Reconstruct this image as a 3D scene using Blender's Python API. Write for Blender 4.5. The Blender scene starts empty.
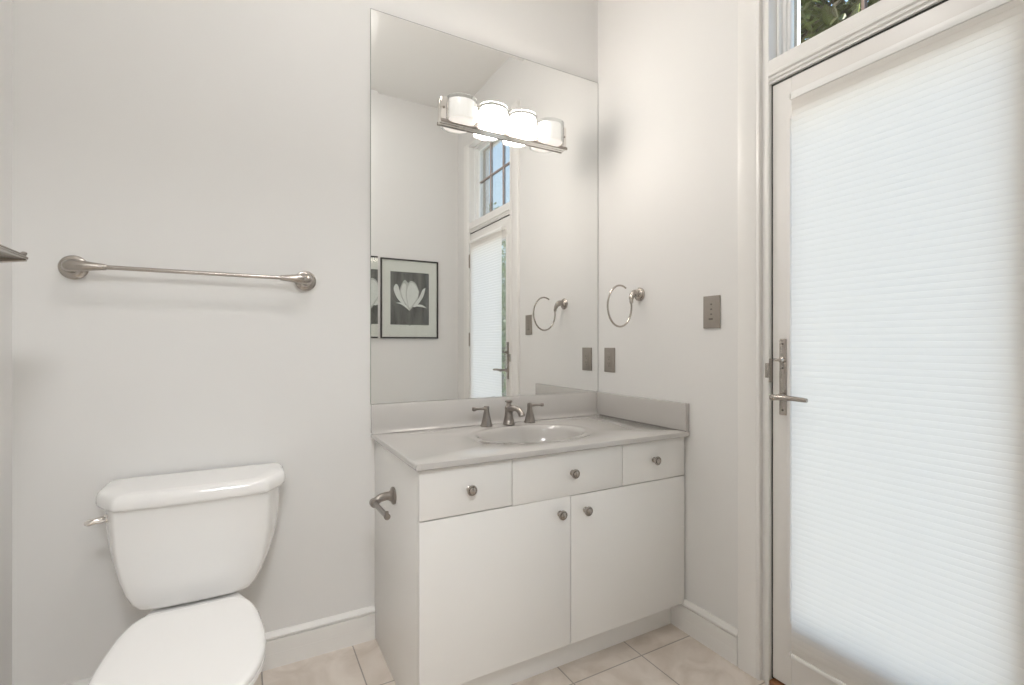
import bpy, bmesh, math, random
from mathutils import Vector, Matrix, Euler
C = bpy.context.scene
COL = C.collection
R = math.radians
PI = math.pi

# ------------------------------------------------------------------ camera
cam = bpy.data.cameras.new('camera')
cam_o = bpy.data.objects.new('camera', cam)
COL.objects.link(cam_o)
cam_o.location = (-1.5749, -1.9592, 1.1623)
cam_o.rotation_euler = (R(90), 0, -0.5024)
cam.sensor_width = 36
cam.lens = 485.73 / 1024 * 36
cam.shift_y = 2.34 / 1024
cam.clip_start = 0.02
C.camera = cam_o

# ------------------------------------------------------------------ sky, sun, exposure
world = bpy.data.worlds.new('sky')
C.world = world
world.use_nodes = True
wn = world.node_tree
wn.nodes.clear()
w_out = wn.nodes.new('ShaderNodeOutputWorld')
w_bg = wn.nodes.new('ShaderNodeBackground')
w_tc = wn.nodes.new('ShaderNodeTexCoord')
w_sep = wn.nodes.new('ShaderNodeSeparateXYZ')
w_ramp = wn.nodes.new('ShaderNodeValToRGB')
w_ramp.color_ramp.elements[0].position = 0.0
w_ramp.color_ramp.elements[0].color = (0.92, 0.96, 1.0, 1)
w_ramp.color_ramp.elements[1].position = 0.8
w_ramp.color_ramp.elements[1].color = (0.30, 0.55, 1.0, 1)
_e = w_ramp.color_ramp.elements.new(0.3)
_e.color = (0.60, 0.80, 1.0, 1)
wn.links.new(w_tc.outputs['Generated'], w_sep.inputs[0])
wn.links.new(w_sep.outputs['Z'], w_ramp.inputs[0])
wn.links.new(w_ramp.outputs[0], w_bg.inputs[0])
w_bg.inputs[1].default_value = 1.35
wn.links.new(w_bg.outputs[0], w_out.inputs[0])

sun = bpy.data.lights.new('sun', 'SUN')
sun.energy = 6.8
sun.color = (1.0, 0.95, 0.88)
sun.angle = R(1.0)
sun_o = bpy.data.objects.new('sun', sun)
COL.objects.link(sun_o)
sun_o.rotation_euler = Vector((-0.04, 0.62, -0.78)).to_track_quat('-Z', 'Y').to_euler()

C.view_settings.view_transform = 'Standard'
C.view_settings.look = 'None'
C.view_settings.gamma = 1.0
C.view_settings.use_curve_mapping = False
C.view_settings.exposure = 0.20
C.cycles.use_denoising = True
C.cycles.max_bounces = 14
C.cycles.diffuse_bounces = 8
C.cycles.glossy_bounces = 6
C.cycles.transmission_bounces = 8
C.cycles.transparent_max_bounces = 12
C.cycles.caustics_reflective = True
C.cycles.blur_glossy = 0.3
C.cycles.caustics_refractive = False
C.cycles.sample_clamp_indirect = 6.0

LAMP_STRENGTH = 54.0
HALL_FILL_STRENGTH = 42.0
DOME_FILL_STRENGTH = 31.0

# ------------------------------------------------------------------ materials
def new_mat(name):
    m = bpy.data.materials.new(name)
    m.use_nodes = True
    nt = m.node_tree
    return m, nt, nt.nodes['Principled BSDF'], nt.nodes['Material Output']

def pbr(name, col, rough=0.5, metal=0.0, noise=None, bump=None, coat=0.0, spec=0.5):
    """noise=(scale, amount): subtle mottling of the colour; bump=(scale, strength)"""
    m, nt, b, out = new_mat(name)
    b.inputs['Base Color'].default_value = (*col, 1)
    b.inputs['Roughness'].default_value = rough
    b.inputs['Metallic'].default_value = metal
    b.inputs['Specular IOR Level'].default_value = spec
    b.inputs['Coat Weight'].default_value = coat
    b.inputs['Coat Roughness'].default_value = 0.08
    tc = nt.nodes.new('ShaderNodeTexCoord')
    if noise:
        n = nt.nodes.new('ShaderNodeTexNoise')
        n.inputs['Scale'].default_value = noise[0]
        n.inputs['Detail'].default_value = 4
        mx = nt.nodes.new('ShaderNodeMix')
        mx.data_type = 'RGBA'
        a = noise[1]
        mx.inputs[6].default_value = (*[max(0, c * (1 - a)) for c in col], 1)
        mx.inputs[7].default_value = (*[min(1, c * (1 + a)) for c in col], 1)
        nt.links.new(tc.outputs['Object'], n.inputs['Vector'])
        nt.links.new(n.outputs['Fac'], mx.inputs[0])
        nt.links.new(mx.outputs[2], b.inputs['Base Color'])
    if bump:
        n2 = nt.nodes.new('ShaderNodeTexNoise')
        n2.inputs['Scale'].default_value = bump[0]
        n2.inputs['Detail'].default_value = 3
        bp = nt.nodes.new('ShaderNodeBump')
        bp.inputs['Strength'].default_value = bump[1]
        bp.inputs['Distance'].default_value = 0.002
        nt.links.new(tc.outputs['Object'], n2.inputs['Vector'])
        nt.links.new(n2.outputs['Fac'], bp.inputs['Height'])
        nt.links.new(bp.outputs[0], b.inputs['Normal'])
    return m

M = {}
M['wall'] = pbr('wall_paint', (0.735, 0.73, 0.718), 0.62, noise=(3, 0.01), bump=(180, 0.05), spec=0.3)
M['ceiling'] = pbr('ceiling_paint', (0.80, 0.79, 0.77), 0.8, noise=(3, 0.01))
M['trim'] = pbr('trim_paint', (0.78, 0.77, 0.75), 0.38, noise=(6, 0.008))
M['door'] = pbr('door_paint', (0.76, 0.745, 0.725), 0.36, noise=(6, 0.008))
M['sash'] = pbr('sash_white', (0.84, 0.84, 0.83), 0.35, noise=(6, 0.005))
M['ext'] = pbr('exterior_tan', (0.42, 0.35, 0.28), 0.7, noise=(30, 0.08))
M['muntin'] = pbr('muntin_brown', (0.40, 0.31, 0.27), 0.45, noise=(20, 0.05))
M['bronze'] = pbr('exterior_bronze', (0.16, 0.11, 0.08), 0.5, noise=(20, 0.05))
M['cab'] = pbr('cabinet_white', (0.83, 0.82, 0.80), 0.33, noise=(4, 0.006))
M['counter'] = pbr('cultured_marble', (0.50, 0.483, 0.462), 0.14, noise=(5, 0.02), coat=0.4)
M['nickel'] = pbr('brushed_nickel', (0.44, 0.405, 0.37), 0.26, 1.0, noise=(60, 0.05))
M['nickel_d'] = pbr('aged_nickel', (0.33, 0.30, 0.275), 0.28, 1.0, noise=(60, 0.05))
M['chrome'] = pbr('polished_nickel', (0.80, 0.77, 0.74), 0.07, 1.0, noise=(40, 0.02))
M['porcelain'] = pbr('porcelain', (0.83, 0.825, 0.815), 0.12, noise=(4, 0.004), coat=0.5)
M['seat'] = pbr('seat_plastic', (0.86, 0.855, 0.845), 0.22, noise=(4, 0.004))
M['plate'] = pbr('taupe_plate', (0.30, 0.27, 0.24), 0.45, 0.35, noise=(50, 0.05))
M['plate_d'] = pbr('taupe_plate_dark', (0.14, 0.12, 0.105), 0.5, 0.2, noise=(50, 0.05))
M['edge'] = pbr('mirror_edge', (0.22, 0.23, 0.22), 0.3, noise=(20, 0.05))
M['dark'] = pbr('dark_gap', (0.03, 0.028, 0.026), 0.7, noise=(20, 0.1))
M['black'] = pbr('black_frame', (0.035, 0.030, 0.028), 0.35, noise=(20, 0.1))
M['mat'] = pbr('picture_mat', (0.80, 0.78, 0.74), 0.85, noise=(40, 0.01))
M['petal'] = pbr('print_petal', (0.78, 0.77, 0.75), 0.7, noise=(35, 0.10))
M['petal_g'] = pbr('print_petal_grey', (0.55, 0.54, 0.52), 0.7, noise=(35, 0.12))
M['stem'] = pbr('print_stem', (0.16, 0.15, 0.14), 0.7, noise=(35, 0.1))
M['wood'] = pbr('threshold_wood', (0.27, 0.12, 0.05), 0.4, noise=(25, 0.25))
M['bark'] = pbr('bark', (0.10, 0.07, 0.045), 0.9, noise=(30, 0.3))
M['twig'] = pbr('green_twig', (0.34, 0.36, 0.10), 0.6, noise=(30, 0.2))
M['lawn'] = pbr('lawn', (0.13, 0.20, 0.06), 0.9, noise=(8, 0.4))
M['patio'] = pbr('patio', (0.66, 0.61, 0.53), 0.85, noise=(6, 0.08))
M['hallfloor'] = pbr('hall_floor', (0.55, 0.48, 0.40), 0.6, noise=(3, 0.05))
M['rubber_gap_shade'] = pbr('gasket', (0.05, 0.048, 0.045), 0.8, noise=(20, 0.1))  # toilet gasket, and the painted shade in the door gaps

def print_mat():
    m, nt, b, out = new_mat('print_background')
    tc = nt.nodes.new('ShaderNodeTexCoord')
    mp = nt.nodes.new('ShaderNodeMapping')
    mp.inputs['Scale'].default_value = (14, 1, 2.2)
    n = nt.nodes.new('ShaderNodeTexNoise')
    n.inputs['Scale'].default_value = 1.6
    n.inputs['Detail'].default_value = 5
    rp = nt.nodes.new('ShaderNodeValToRGB')
    rp.color_ramp.elements[0].position = 0.3
    rp.color_ramp.elements[0].color = (0.06, 0.056, 0.052, 1)
    rp.color_ramp.elements[1].position = 0.75
    rp.color_ramp.elements[1].color = (0.20, 0.19, 0.18, 1)
    nt.links.new(tc.outputs['Object'], mp.inputs[0])
    nt.links.new(mp.outputs[0], n.inputs['Vector'])
    nt.links.new(n.outputs['Fac'], rp.inputs[0])
    nt.links.new(rp.outputs[0], b.inputs['Base Color'])
    b.inputs['Roughness'].default_value = 0.6
    return m
M['print'] = print_mat()

def tile_mat():
    m, nt, b, out = new_mat('floor_tile')
    tc = nt.nodes.new('ShaderNodeTexCoord')
    mp = nt.nodes.new('ShaderNodeMapping')
    mp.inputs['Location'].default_value = (0.275 + 3.12, 0.60 + 3.12, 0)
    bk = nt.nodes.new('ShaderNodeTexBrick')
    bk.offset = 0.0
    bk.squash = 1.0
    bk.inputs['Scale'].default_value = 1.0
    bk.inputs['Brick Width'].default_value = 0.312
    bk.inputs['Row Height'].default_value = 0.312
    bk.inputs['Mortar Size'].default_value = 0.0026
    bk.inputs['Mortar Smooth'].default_value = 0.2
    bk.inputs['Bias'].default_value = 0.0
    bk.inputs['Color1'].default_value = (0.66, 0.60, 0.54, 1)
    bk.inputs['Color2'].default_value = (0.70, 0.64, 0.58, 1)
    bk.inputs['Mortar'].default_value = (0.36, 0.33, 0.30, 1)
    n = nt.nodes.new('ShaderNodeTexNoise')
    n.inputs['Scale'].default_value = 7
    n.inputs['Detail'].default_value = 6
    n.inputs['Distortion'].default_value = 1.2
    rp = nt.nodes.new('ShaderNodeValToRGB')
    rp.color_ramp.elements[0].position = 0.35
    rp.color_ramp.elements[0].color = (0.86, 0.83, 0.80, 1)
    rp.color_ramp.elements[1].position = 0.65
    rp.color_ramp.elements[1].color = (1.05, 1.05, 1.05, 1)
    mx = nt.nodes.new('ShaderNodeMix')
    mx.data_type = 'RGBA'
    mx.blend_type = 'MULTIPLY'
    mx.inputs[0].default_value = 1.0
    nt.links.new(tc.outputs['Object'], mp.inputs[0])
    nt.links.new(mp.outputs[0], bk.inputs['Vector'])
    nt.links.new(tc.outputs['Object'], n.inputs['Vector'])
    nt.links.new(n.outputs['Fac'], rp.inputs[0])
    nt.links.new(bk.outputs['Color'], mx.inputs[6])
    nt.links.new(rp.outputs[0], mx.inputs[7])
    nt.links.new(mx.outputs[2], b.inputs['Base Color'])
    bp = nt.nodes.new('ShaderNodeBump')
    bp.invert = True
    bp.inputs['Strength'].default_value = 0.5
    bp.inputs['Distance'].default_value = 0.002
    nt.links.new(bk.outputs['Fac'], bp.inputs['Height'])
    nt.links.new(bp.outputs[0], b.inputs['Normal'])
    b.inputs['Roughness'].default_value = 0.38
    return m
M['tile'] = tile_mat()

def mirror_mat():
    m, nt, b, out = new_mat('mirror_silver')
    b.inputs['Base Color'].default_value = (0.93, 0.935, 0.93, 1)
    b.inputs['Metallic'].default_value = 1.0
    b.inputs['Roughness'].default_value = 0.0
    return m
M['mirror'] = mirror_mat()

def glass_mat(name, tint=(0.97, 0.985, 0.98), gl=0.06):
    m, nt, b, out = new_mat(name)
    nt.nodes.remove(b)
    t = nt.nodes.new('ShaderNodeBsdfTransparent')
    t.inputs[0].default_value = (*tint, 1)
    g = nt.nodes.new('ShaderNodeBsdfGlossy')
    g.inputs['Roughness'].default_value = 0.0
    f = nt.nodes.new('ShaderNodeLayerWeight')
    f.inputs['Blend'].default_value = 0.15
    mul = nt.nodes.new('ShaderNodeMath')
    mul.operation = 'MULTIPLY_ADD'
    mul.inputs[1].default_value = 0.5
    mul.inputs[2].default_value = gl * 0.5
    ms = nt.nodes.new('ShaderNodeMixShader')
    nt.links.new(f.outputs['Fresnel'], mul.inputs[0])
    nt.links.new(mul.outputs[0], ms.inputs[0])
    nt.links.new(t.outputs[0], ms.inputs[1])
    nt.links.new(g.outputs[0], ms.inputs[2])
    nt.links.new(ms.outputs[0], out.inputs[0])
    return m
M['glass'] = glass_mat('window_glass')
M['clear'] = glass_mat('clear_glass', (0.93, 0.94, 0.94), 0.12)

def shade_mat():
    m, nt, b, out = new_mat('cellular_fabric')
    nt.nodes.remove(b)
    tr = nt.nodes.new('ShaderNodeBsdfTranslucent')
    tr.inputs[0].default_value = (0.95, 0.915, 0.87, 1)
    d = nt.nodes.new('ShaderNodeBsdfDiffuse')
    d.inputs[0].default_value = (0.84, 0.83, 0.81, 1)
    n = nt.nodes.new('ShaderNodeTexNoise')
    n.inputs['Scale'].default_value = 90
    mp = nt.nodes.new('ShaderNodeMapRange')
    mp.inputs['To Min'].default_value = 0.36
    mp.inputs['To Max'].default_value = 0.42
    ms = nt.nodes.new('ShaderNodeMixShader')
    nt.links.new(n.outputs['Fac'], mp.inputs['Value'])
    nt.links.new(mp.outputs[0], ms.inputs[0])
    nt.links.new(tr.outputs[0], ms.inputs[1])
    nt.links.new(d.outputs[0], ms.inputs[2])
    nt.links.new(ms.outputs[0], out.inputs[0])
    return m
M['shade'] = shade_mat()

def frosted(name, emit):
    m, nt, b, out = new_mat(name)
    n = nt.nodes.new('ShaderNodeTexNoise')
    n.inputs['Scale'].default_value = 20
    rp = nt.nodes.new('ShaderNodeValToRGB')
    rp.color_ramp.elements[0].color = (0.86, 0.85, 0.84, 1)
    rp.color_ramp.elements[1].color = (0.92, 0.91, 0.90, 1)
    nt.links.new(n.outputs['Fac'], rp.inputs[0])
    nt.links.new(rp.outputs[0], b.inputs['Base Color'])
    b.inputs['Roughness'].default_value = 0.18
    b.inputs['Coat Weight'].default_value = 0.5
    if emit:
        b.inputs['Emission Color'].default_value = (1.0, 0.91, 0.83, 1)
        b.inputs['Emission Strength'].default_value = emit
    return m
M['frost'] = frosted('frosted_glass_faint_glow', 0.45)  # unlit outer shades: faint emission stands in for their neighbours' light
M['frost_lit'] = frosted('frosted_glass_lit', LAMP_STRENGTH)
M['hall_fill'] = frosted('hall_fill_glow', HALL_FILL_STRENGTH)
M['hall_fill'].node_tree.nodes['Principled BSDF'].inputs['Emission Color'].default_value = (0.98, 0.99, 1.0, 1)

M['dome_fill'] = frosted('dome_fill_glow', DOME_FILL_STRENGTH)
M['dome_fill'].node_tree.nodes['Principled BSDF'].inputs['Emission Color'].default_value = (1.0, 0.97, 0.94, 1)

def leaf_mat(name, c1, c2):
    m, nt, b, out = new_mat(name)
    n = nt.nodes.new('ShaderNodeTexNoise')
    n.inputs['Scale'].default_value = 5
    n.inputs['Detail'].default_value = 5
    rp = nt.nodes.new('ShaderNodeValToRGB')
    rp.color_ramp.elements[0].position = 0.35
    rp.color_ramp.elements[1].position = 0.65
    rp.color_ramp.elements[0].color = (*c1, 1)
    rp.color_ramp.elements[1].color = (*c2, 1)
    tc = nt.nodes.new('ShaderNodeTexCoord')
    nt.links.new(tc.outputs['Object'], n.inputs['Vector'])
    nt.links.new(n.outputs['Fac'], rp.inputs[0])
    nt.links.new(rp.outputs[0], b.inputs['Base Color'])
    b.inputs['Roughness'].default_value = 0.45
    return m
M['leaf'] = leaf_mat('leaf', (0.075, 0.055, 0.02), (0.12, 0.15, 0.035))
M['leaf2'] = leaf_mat('leaf_bush', (0.12, 0.20, 0.08), (0.42, 0.50, 0.20))

# ------------------------------------------------------------------ mesh builder
class MB:
    def __init__(self):
        self.bm = bmesh.new()

    def box(self, x0, x1, y0, y1, z0, z1, bev=0.0, seg=2):
        t = bmesh.new()
        bmesh.ops.create_cube(t, size=1.0)
        for v in t.verts:
            v.co = Vector(((x0 + x1) / 2 + v.co.x * abs(x1 - x0), (y0 + y1) / 2 + v.co.y * abs(y1 - y0),
                           (z0 + z1) / 2 + v.co.z * abs(z1 - z0)))
        if bev > 0:
            bmesh.ops.bevel(t, geom=list(t.edges), offset=bev, segments=seg, profile=0.5, affect='EDGES')
        return self._join(t)

    def _join(self, t, mat=None):
        if mat is not None:
            bmesh.ops.transform(t, matrix=mat, verts=t.verts)
        mp = {v: self.bm.verts.new(v.co) for v in t.verts}
        for f in t.faces:
            try:
                self.bm.faces.new([mp[v] for v in f.verts])
            except ValueError:
                pass
        t.free()
        return self

    def rings(self, rings, cap0=True, cap1=True, closed=True):
        """loft a list of rings (lists of points)"""
        vs = [[self.bm.verts.new(p) for p in r] for r in rings]
        n = len(vs[0])
        for a, b in zip(vs[:-1], vs[1:]):
            for i in range(n if closed else n - 1):
                j = (i + 1) % n
                self.bm.faces.new((a[i], a[j], b[j], b[i]))
        if cap0:
            self.bm.faces.new(list(reversed(vs[0])))
        if cap1:
            self.bm.faces.new(vs[-1])
        return self

    def lathe(self, prof, center=(0, 0, 0), axis='Z', seg=32, rot=0.0):
        """prof: list of (radius, height) along axis"""
        ax = {'Z': Matrix.Identity(3), 'X': Matrix(((0, 0, 1), (1, 0, 0), (0, 1, 0))),
              'Y': Matrix(((1, 0, 0), (0, 0, 1), (0, -1, 0)))}.get(axis) if isinstance(axis, str) else None
        if ax is None:
            ax = Vector(axis).normalized().to_track_quat('Z', 'Y').to_matrix()
        c = Vector(center)
        rings = []
        for r, h in prof:
            r = max(r, 0.0002)
            rings.append([c + ax @ Vector((r * math.cos(rot + 2 * PI * i / seg), r * math.sin(rot + 2 * PI * i / seg), h))
                          for i in range(seg)])
        return self.rings(rings)

    def tube(self, pts, rad, seg=12, closed=False):
        pts = [Vector(p) for p in pts]
        n = len(pts)
        rad = rad if isinstance(rad, (list, tuple)) else [rad] * n
        rings = []
        up = None
        for i, p in enumerate(pts):
            if closed:
                d = (pts[(i + 1) % n] - pts[i - 1]).normalized()
            else:
                d = (pts[min(i + 1, n - 1)] - pts[max(i - 1, 0)]).normalized()
            if up is None:
                up = Vector((0, 0, 1)) if abs(d.z) < 0.9 else Vector((1, 0, 0))
            u = (up - d * up.dot(d)).normalized()
            up = u
            w = d.cross(u)
            rings.append([p + rad[i] * (math.cos(2 * PI * k / seg) * u + math.sin(2 * PI * k / seg) * w) for k in range(seg)])
        if closed:
            rings.append(rings[0])
            self.rings(rings, False, False)
        else:
            self.rings(rings)
        return self

    def prism(self, pts2, plane, a, b, bev=0.0):
        """extrude a 2D outline; plane 'XZ' extrudes along y from a to b, 'YZ' along x, 'XY' along z"""
        def P(p, t):
            return {'XZ': Vector((p[0], t, p[1])), 'YZ': Vector((t, p[0], p[1])), 'XY': Vector((p[0], p[1], t))}[plane]
        t = bmesh.new()
        v0 = [t.verts.new(P(p, a)) for p in pts2]
        v1 = [t.verts.new(P(p, b)) for p in pts2]
        n = len(pts2)
        t.faces.new(v0)
        t.faces.new(list(reversed(v1)))
        for i in range(n):
            j = (i + 1) % n
            t.faces.new((v0[j], v0[i], v1[i], v1[j]))
        bmesh.ops.recalc_face_normals(t, faces=t.faces)
        if bev > 0:
            ed = [e for e in t.edges if len(e.link_faces) == 2 and e.calc_face_angle(0) > 0.6]
            bmesh.ops.bevel(t, geom=ed, offset=bev, segments=2, profile=0.5, affect='EDGES')
        return self._join(t)

    def sphere(self, c, r, sx=1, sy=1, sz=1, seg=20):
        t = bmesh.new()
        bmesh.ops.create_uvsphere(t, u_segments=seg, v_segments=seg // 2, radius=r)
        for v in t.verts:
            v.co = Vector(c) + Vector((v.co.x * sx, v.co.y * sy, v.co.z * sz))
        return self._join(t)

    def build(self, name, mat, parent=None, smooth=True, angle=35, recalc=True):
        me = bpy.data.meshes.new(name)
        bm = self.bm
        if recalc:
            bmesh.ops.recalc_face_normals(bm, faces=bm.faces)
        bm.to_mesh(me)
        bm.free()
        if isinstance(mat, (list, tuple)):
            for m in mat:
                me.materials.append(m)
        else:
            me.materials.append(mat)
        if smooth:
            for p in me.polygons:
                p.use_smooth = True
            me.set_sharp_from_angle(angle=R(angle))
        o = bpy.data.objects.new(name, me)
        COL.objects.link(o)
        if parent is not None:
            o.parent = parent
            o.matrix_parent_inverse = parent_matrix(parent).inverted()
        return o

def parent_matrix(o):
    m = Matrix.LocRotScale(o.location, o.rotation_euler, o.scale)
    if o.parent is not None:
        m = parent_matrix(o.parent) @ o.matrix_parent_inverse @ m
    return m

def thing(name, loc, label, cat, group=None):
    o = bpy.data.objects.new(name, None)
    COL.objects.link(o)
    o.location = loc
    o.empty_display_size = 0.05
    return tag(o, label, cat, group)

def tag(o, label, cat, group=None, kind=None):
    o['label'] = label
    o['category'] = cat
    if group:
        o['group'] = group
    if kind:
        o['kind'] = kind
    return o

def struct(o):
    o['kind'] = 'structure'
    return o

def spline(pts, n=8):
    """Catmull-Rom through points"""
    pts = [Vector(p) for p in pts]
    out = []
    P = [pts[0] * 2 - pts[1]] + pts + [pts[-1] * 2 - pts[-2]]
    for i in range(1, len(P) - 2):
        p0, p1, p2, p3 = P[i - 1:i + 3]
        for k in range(n):
            t = k / n
            out.append(0.5 * ((2 * p1) + (-p0 + p2) * t + (2 * p0 - 5 * p1 + 4 * p2 - p3) * t * t + (-p0 + 3 * p1 - 3 * p2 + p3) * t ** 3))
    out.append(pts[-1])
    return out

# ------------------------------------------------------------------ room shell
XL, YF, ZC = -2.175, -1.866, 3.12      # left wall, front wall (behind the lens), ceiling
WT = 0.155                              # right wall thickness
OY0, OY1, OZ1 = -0.915, -1.625, 2.755   # opening for door and transom in the right wall
DX0, DX1 = -2.05, -1.19                 # doorway in the front wall

struct(MB().box(XL - 0.1, WT, YF - 0.12, 0.12, -0.1, 0.0).build('floor', M['tile'], smooth=False))
struct(MB().box(XL - 0.1, WT, YF - 0.12, 0.12, ZC, ZC + 0.1).build('ceiling', M['ceiling'], smooth=False))
struct(MB().box(XL - 0.1, WT, 0.0, 0.12, 0, ZC).build('wall_back', M['wall'], smooth=False))
struct(MB().box(XL - 0.1, XL, YF - 0.12, 0.0, 0, ZC).build('wall_left', M['wall'], smooth=False))
b = MB()
b.box(0, WT, OY0, 0.0, 0, ZC).box(0, WT, YF - 0.12, OY1, 0, ZC).box(0, WT, OY1, OY0, OZ1, ZC)
struct(b.build('wall_right', M['wall'], smooth=False))
b = MB()
b.box(DX1, 0, YF - 0.12, YF, 0, ZC).box(XL, DX0, YF - 0.12, YF, 0, ZC).box(DX0, DX1, YF - 0.12, YF, 2.40, ZC)
struct(b.build('wall_front', M['wall'], smooth=False))

# hallway behind the doorway the photograph is taken from
HX0, HX1, HY, HZ = -3.0, -0.3, -3.9, 2.75
YB = YF - 0.12
struct(MB().box(HX0, HX1, HY, YB, -0.1, -0.001).build('floor_hall', M['hallfloor'], smooth=False))
struct(MB().box(HX0, HX1, HY, YB, HZ, HZ + 0.1).build('ceiling_hall', M['ceiling'], smooth=False))
struct(MB().box(HX0, HX1, HY - 0.1, HY, 0, HZ).build('wall_hall_end', M['wall'], smooth=False))
struct(MB().box(HX0 - 0.1, HX0, HY, YB, 0, HZ).build('wall_hall_left', M['wall'], smooth=False))
struct(MB().box(HX1, HX1 + 0.1, HY, YB, 0, HZ).build('wall_hall_right', M['wall'], smooth=False))
struct(MB().box(HX0, XL, YB - 0.02, YB, 0, HZ).build('wall_hall_front', M['wall'], smooth=False))

# baseboards: tall flat board, fine groove, eased cap
def baseboard(name, p0, p1, nrm):
    prof = [(0, 0), (0.018, 0), (0.018, 0.052), (0.0172, 0.053), (0.018, 0.054), (0.018, 0.100), (0.0095, 0.1012), (0.0095, 0.1042), (0.0165, 0.107),
            (0.0165, 0.112), (0.012, 0.119), (0.006, 0.125), (0, 0.126)]
    a, bb, n = Vector(p0), Vector(p1), Vector(nrm)
    m = MB()
    m.rings([[a + n * d + Vector((0, 0, h)) for d, h in prof], [bb + n * d + Vector((0, 0, h)) for d, h in prof]])
    return struct(m.build(name, M['trim'], angle=20))
baseboard('baseboard_back', (XL, 0, 0), (-1.1235, 0, 0), (0, -1, 0))
baseboard('baseboard_right', (0, -0.503, 0), (0, -0.812, 0), (-1, 0, 0))
baseboard('baseboard_left', (XL, YF, 0), (XL, -0.018, 0), (1, 0, 0))
baseboard('baseboard_front', (-1.19, YF, 0), (-0.018, YF, 0), (0, 1, 0))

# door and transom casing
def casing_profile(w):
    return [(0, 0), (w, 0), (w, 0.012), (w - 0.004, 0.017), (w - min(0.018, w * 0.3), 0.019), (0.020, 0.0175), (0.014, 0.015), (0.010, 0.0165), (0.003, 0.0165), (0, 0.013)]
def casing(name, y_in, y_out, z0, z1):
    s = 1 if y_out > y_in else -1
    pr = casing_profile(abs(y_out - y_in))
    m = MB()
    m.rings([[Vector((-d, y_in + s * w, z)) for w, d in pr] for z in (z0, z1)])
    return struct(m.build(name, M['trim'], angle=25))
casing('trim_1', -0.900, -0.812, 0, 2.764)
casing('trim_2', -1.620, -1.708, 0, 2.764)
m = MB()
m.rings([[Vector((-d, y, 2.738 + w)) for w, d in casing_profile(0.026)] for y in (-0.900, -1.620)])
struct(m.build('trim_3', M['trim'], angle=25))

# jamb liner + header between door and transom
m = MB()
m.box(-0.012, WT - 0.02, OY0, -0.930, 0.0, OZ1, 0.001)
m.box(-0.012, WT - 0.02, OY1, -1.610, 0.0, OZ1, 0.001)
m.box(-0.012, WT - 0.02, -1.610, -0.930, OZ1 - 0.015, OZ1, 0.001)
jamb = m.build('trim_4', M['trim'], angle=25)
struct(jamb)
m = MB()
hp = [(0.12, 2.051), (0.12, 2.136), (0.0, 2.136), (-0.010, 2.130), (-0.013, 2.122), (-0.013, 2.086), (-0.018, 2.082), (-0.018, 2.074), (-0.012, 2.070),
      (-0.012, 2.062), (-0.006, 2.058), (-0.006, 2.051)]
m.rings([[Vector((x, y, z)) for x, z in hp] for y in (-0.9305, -1.6095)])
struct(m.build('trim_5', M['trim'], angle=25))
# exterior reveal around the opening
m = MB()
m.box(WT - 0.02, WT + 0.012, OY0 + 0.04, -0.934, 0.0, OZ1 + 0.04, 0.002)
m.box(WT - 0.02, WT + 0.012, OY1 - 0.04, -1.606, 0.0, OZ1 + 0.04, 0.002)
m.box(WT - 0.02, WT + 0.012, -1.606, -0.934, OZ1 - 0.012, OZ1 + 0.04, 0.002)
struct(m.build('trim_6', M['sash'], angle=25))
# threshold
struct(MB().box(-0.012, WT - 0.021, -1.609, -0.931, 0.0, 0.022, 0.004).build('trim_7', M['wood']))

gap_sh = MB()  # black strips in the door gaps, standing in for the shade there
gap_sh.box(0.004, 0.050, -0.9353, -0.9303, 0.024, 2.0505)
gap_sh.box(0.004, 0.050, -1.6042, -1.6098, 0.024, 2.0505)
gap_sh.box(0.004, 0.050, -1.6042, -0.9353, 2.0442, 2.0505)
gap_sh.build('door_gap_shade', M['rubber_gap_shade'], jamb, smooth=False)

# latch strike on the jamb
strike = MB().box(-0.011, 0.004, -0.9345, -0.9302, 1.035, 1.115, 0.001)
strike.box(-0.0145, -0.0105, -0.9345, -0.918, 1.05, 1.10, 0.0012)
strike.build('strike_plate', M['nickel'], jamb)

# transom window: sash, muntins, glass
w1 = bpy.data.objects.new('window_1', None)
COL.objects.link(w1)
w1.location = (0.077, -1.27, 2.136)
struct(w1)
TY0, TY1, TZ0, TZ1 = -0.931, -1.609, 2.137, 2.741
def frame_ring(m, x0, x1, y0, y1, z0, z1, w, bev=0.002):
    m.box(x0, x1, y0, y0 - w, z0, z1, bev)
    m.box(x0, x1, y1, y1 + w, z0, z1, bev)
    m.box(x0, x1, y0 - w, y1 + w, z0, z0 + w, bev)
    m.box(x0, x1, y0 - w, y1 + w, z1 - w, z1, bev)
m = MB()
frame_ring(m, 0.030, 0.050, TY0, TY1, TZ0, TZ1, 0.010)
frame_ring(m, 0.050, 0.100, TY0, TY1, TZ0, TZ1, 0.020)
frame_ring(m, 0.058, 0.074, TY0 - 0.020, TY1 + 0.020, TZ0 + 0.020, TZ1 - 0.020, 0.012)
m.build('window_sash', M['sash'], w1)
m = MB()
m.box(0.0755, 0.0785, TY0 - 0.015, TY1 + 0.015, TZ0 + 0.015, TZ1 - 0.015)
m.build('window_pane', M['glass'], w1, smooth=False)
for y in (-1.180, -1.388):
    mu = MB().box(0.066, 0.0752, y - 0.0042, y + 0.0042, TZ0 + 0.02, TZ1 - 0.02, 0.002).build('muntin', M['muntin'], w1)
    MB().box(0.0788, 0.087, y - 0.0042, y + 0.0042, TZ0 + 0.02, TZ1 - 0.02, 0.002).build('muntin_cladding', M['bronze'], mu)
mu = MB().box(0.0662, 0.0751, TY0 - 0.02, TY1 + 0.02, 2.454, 2.4625, 0.002).build('muntin', M['muntin'], w1)
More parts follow.
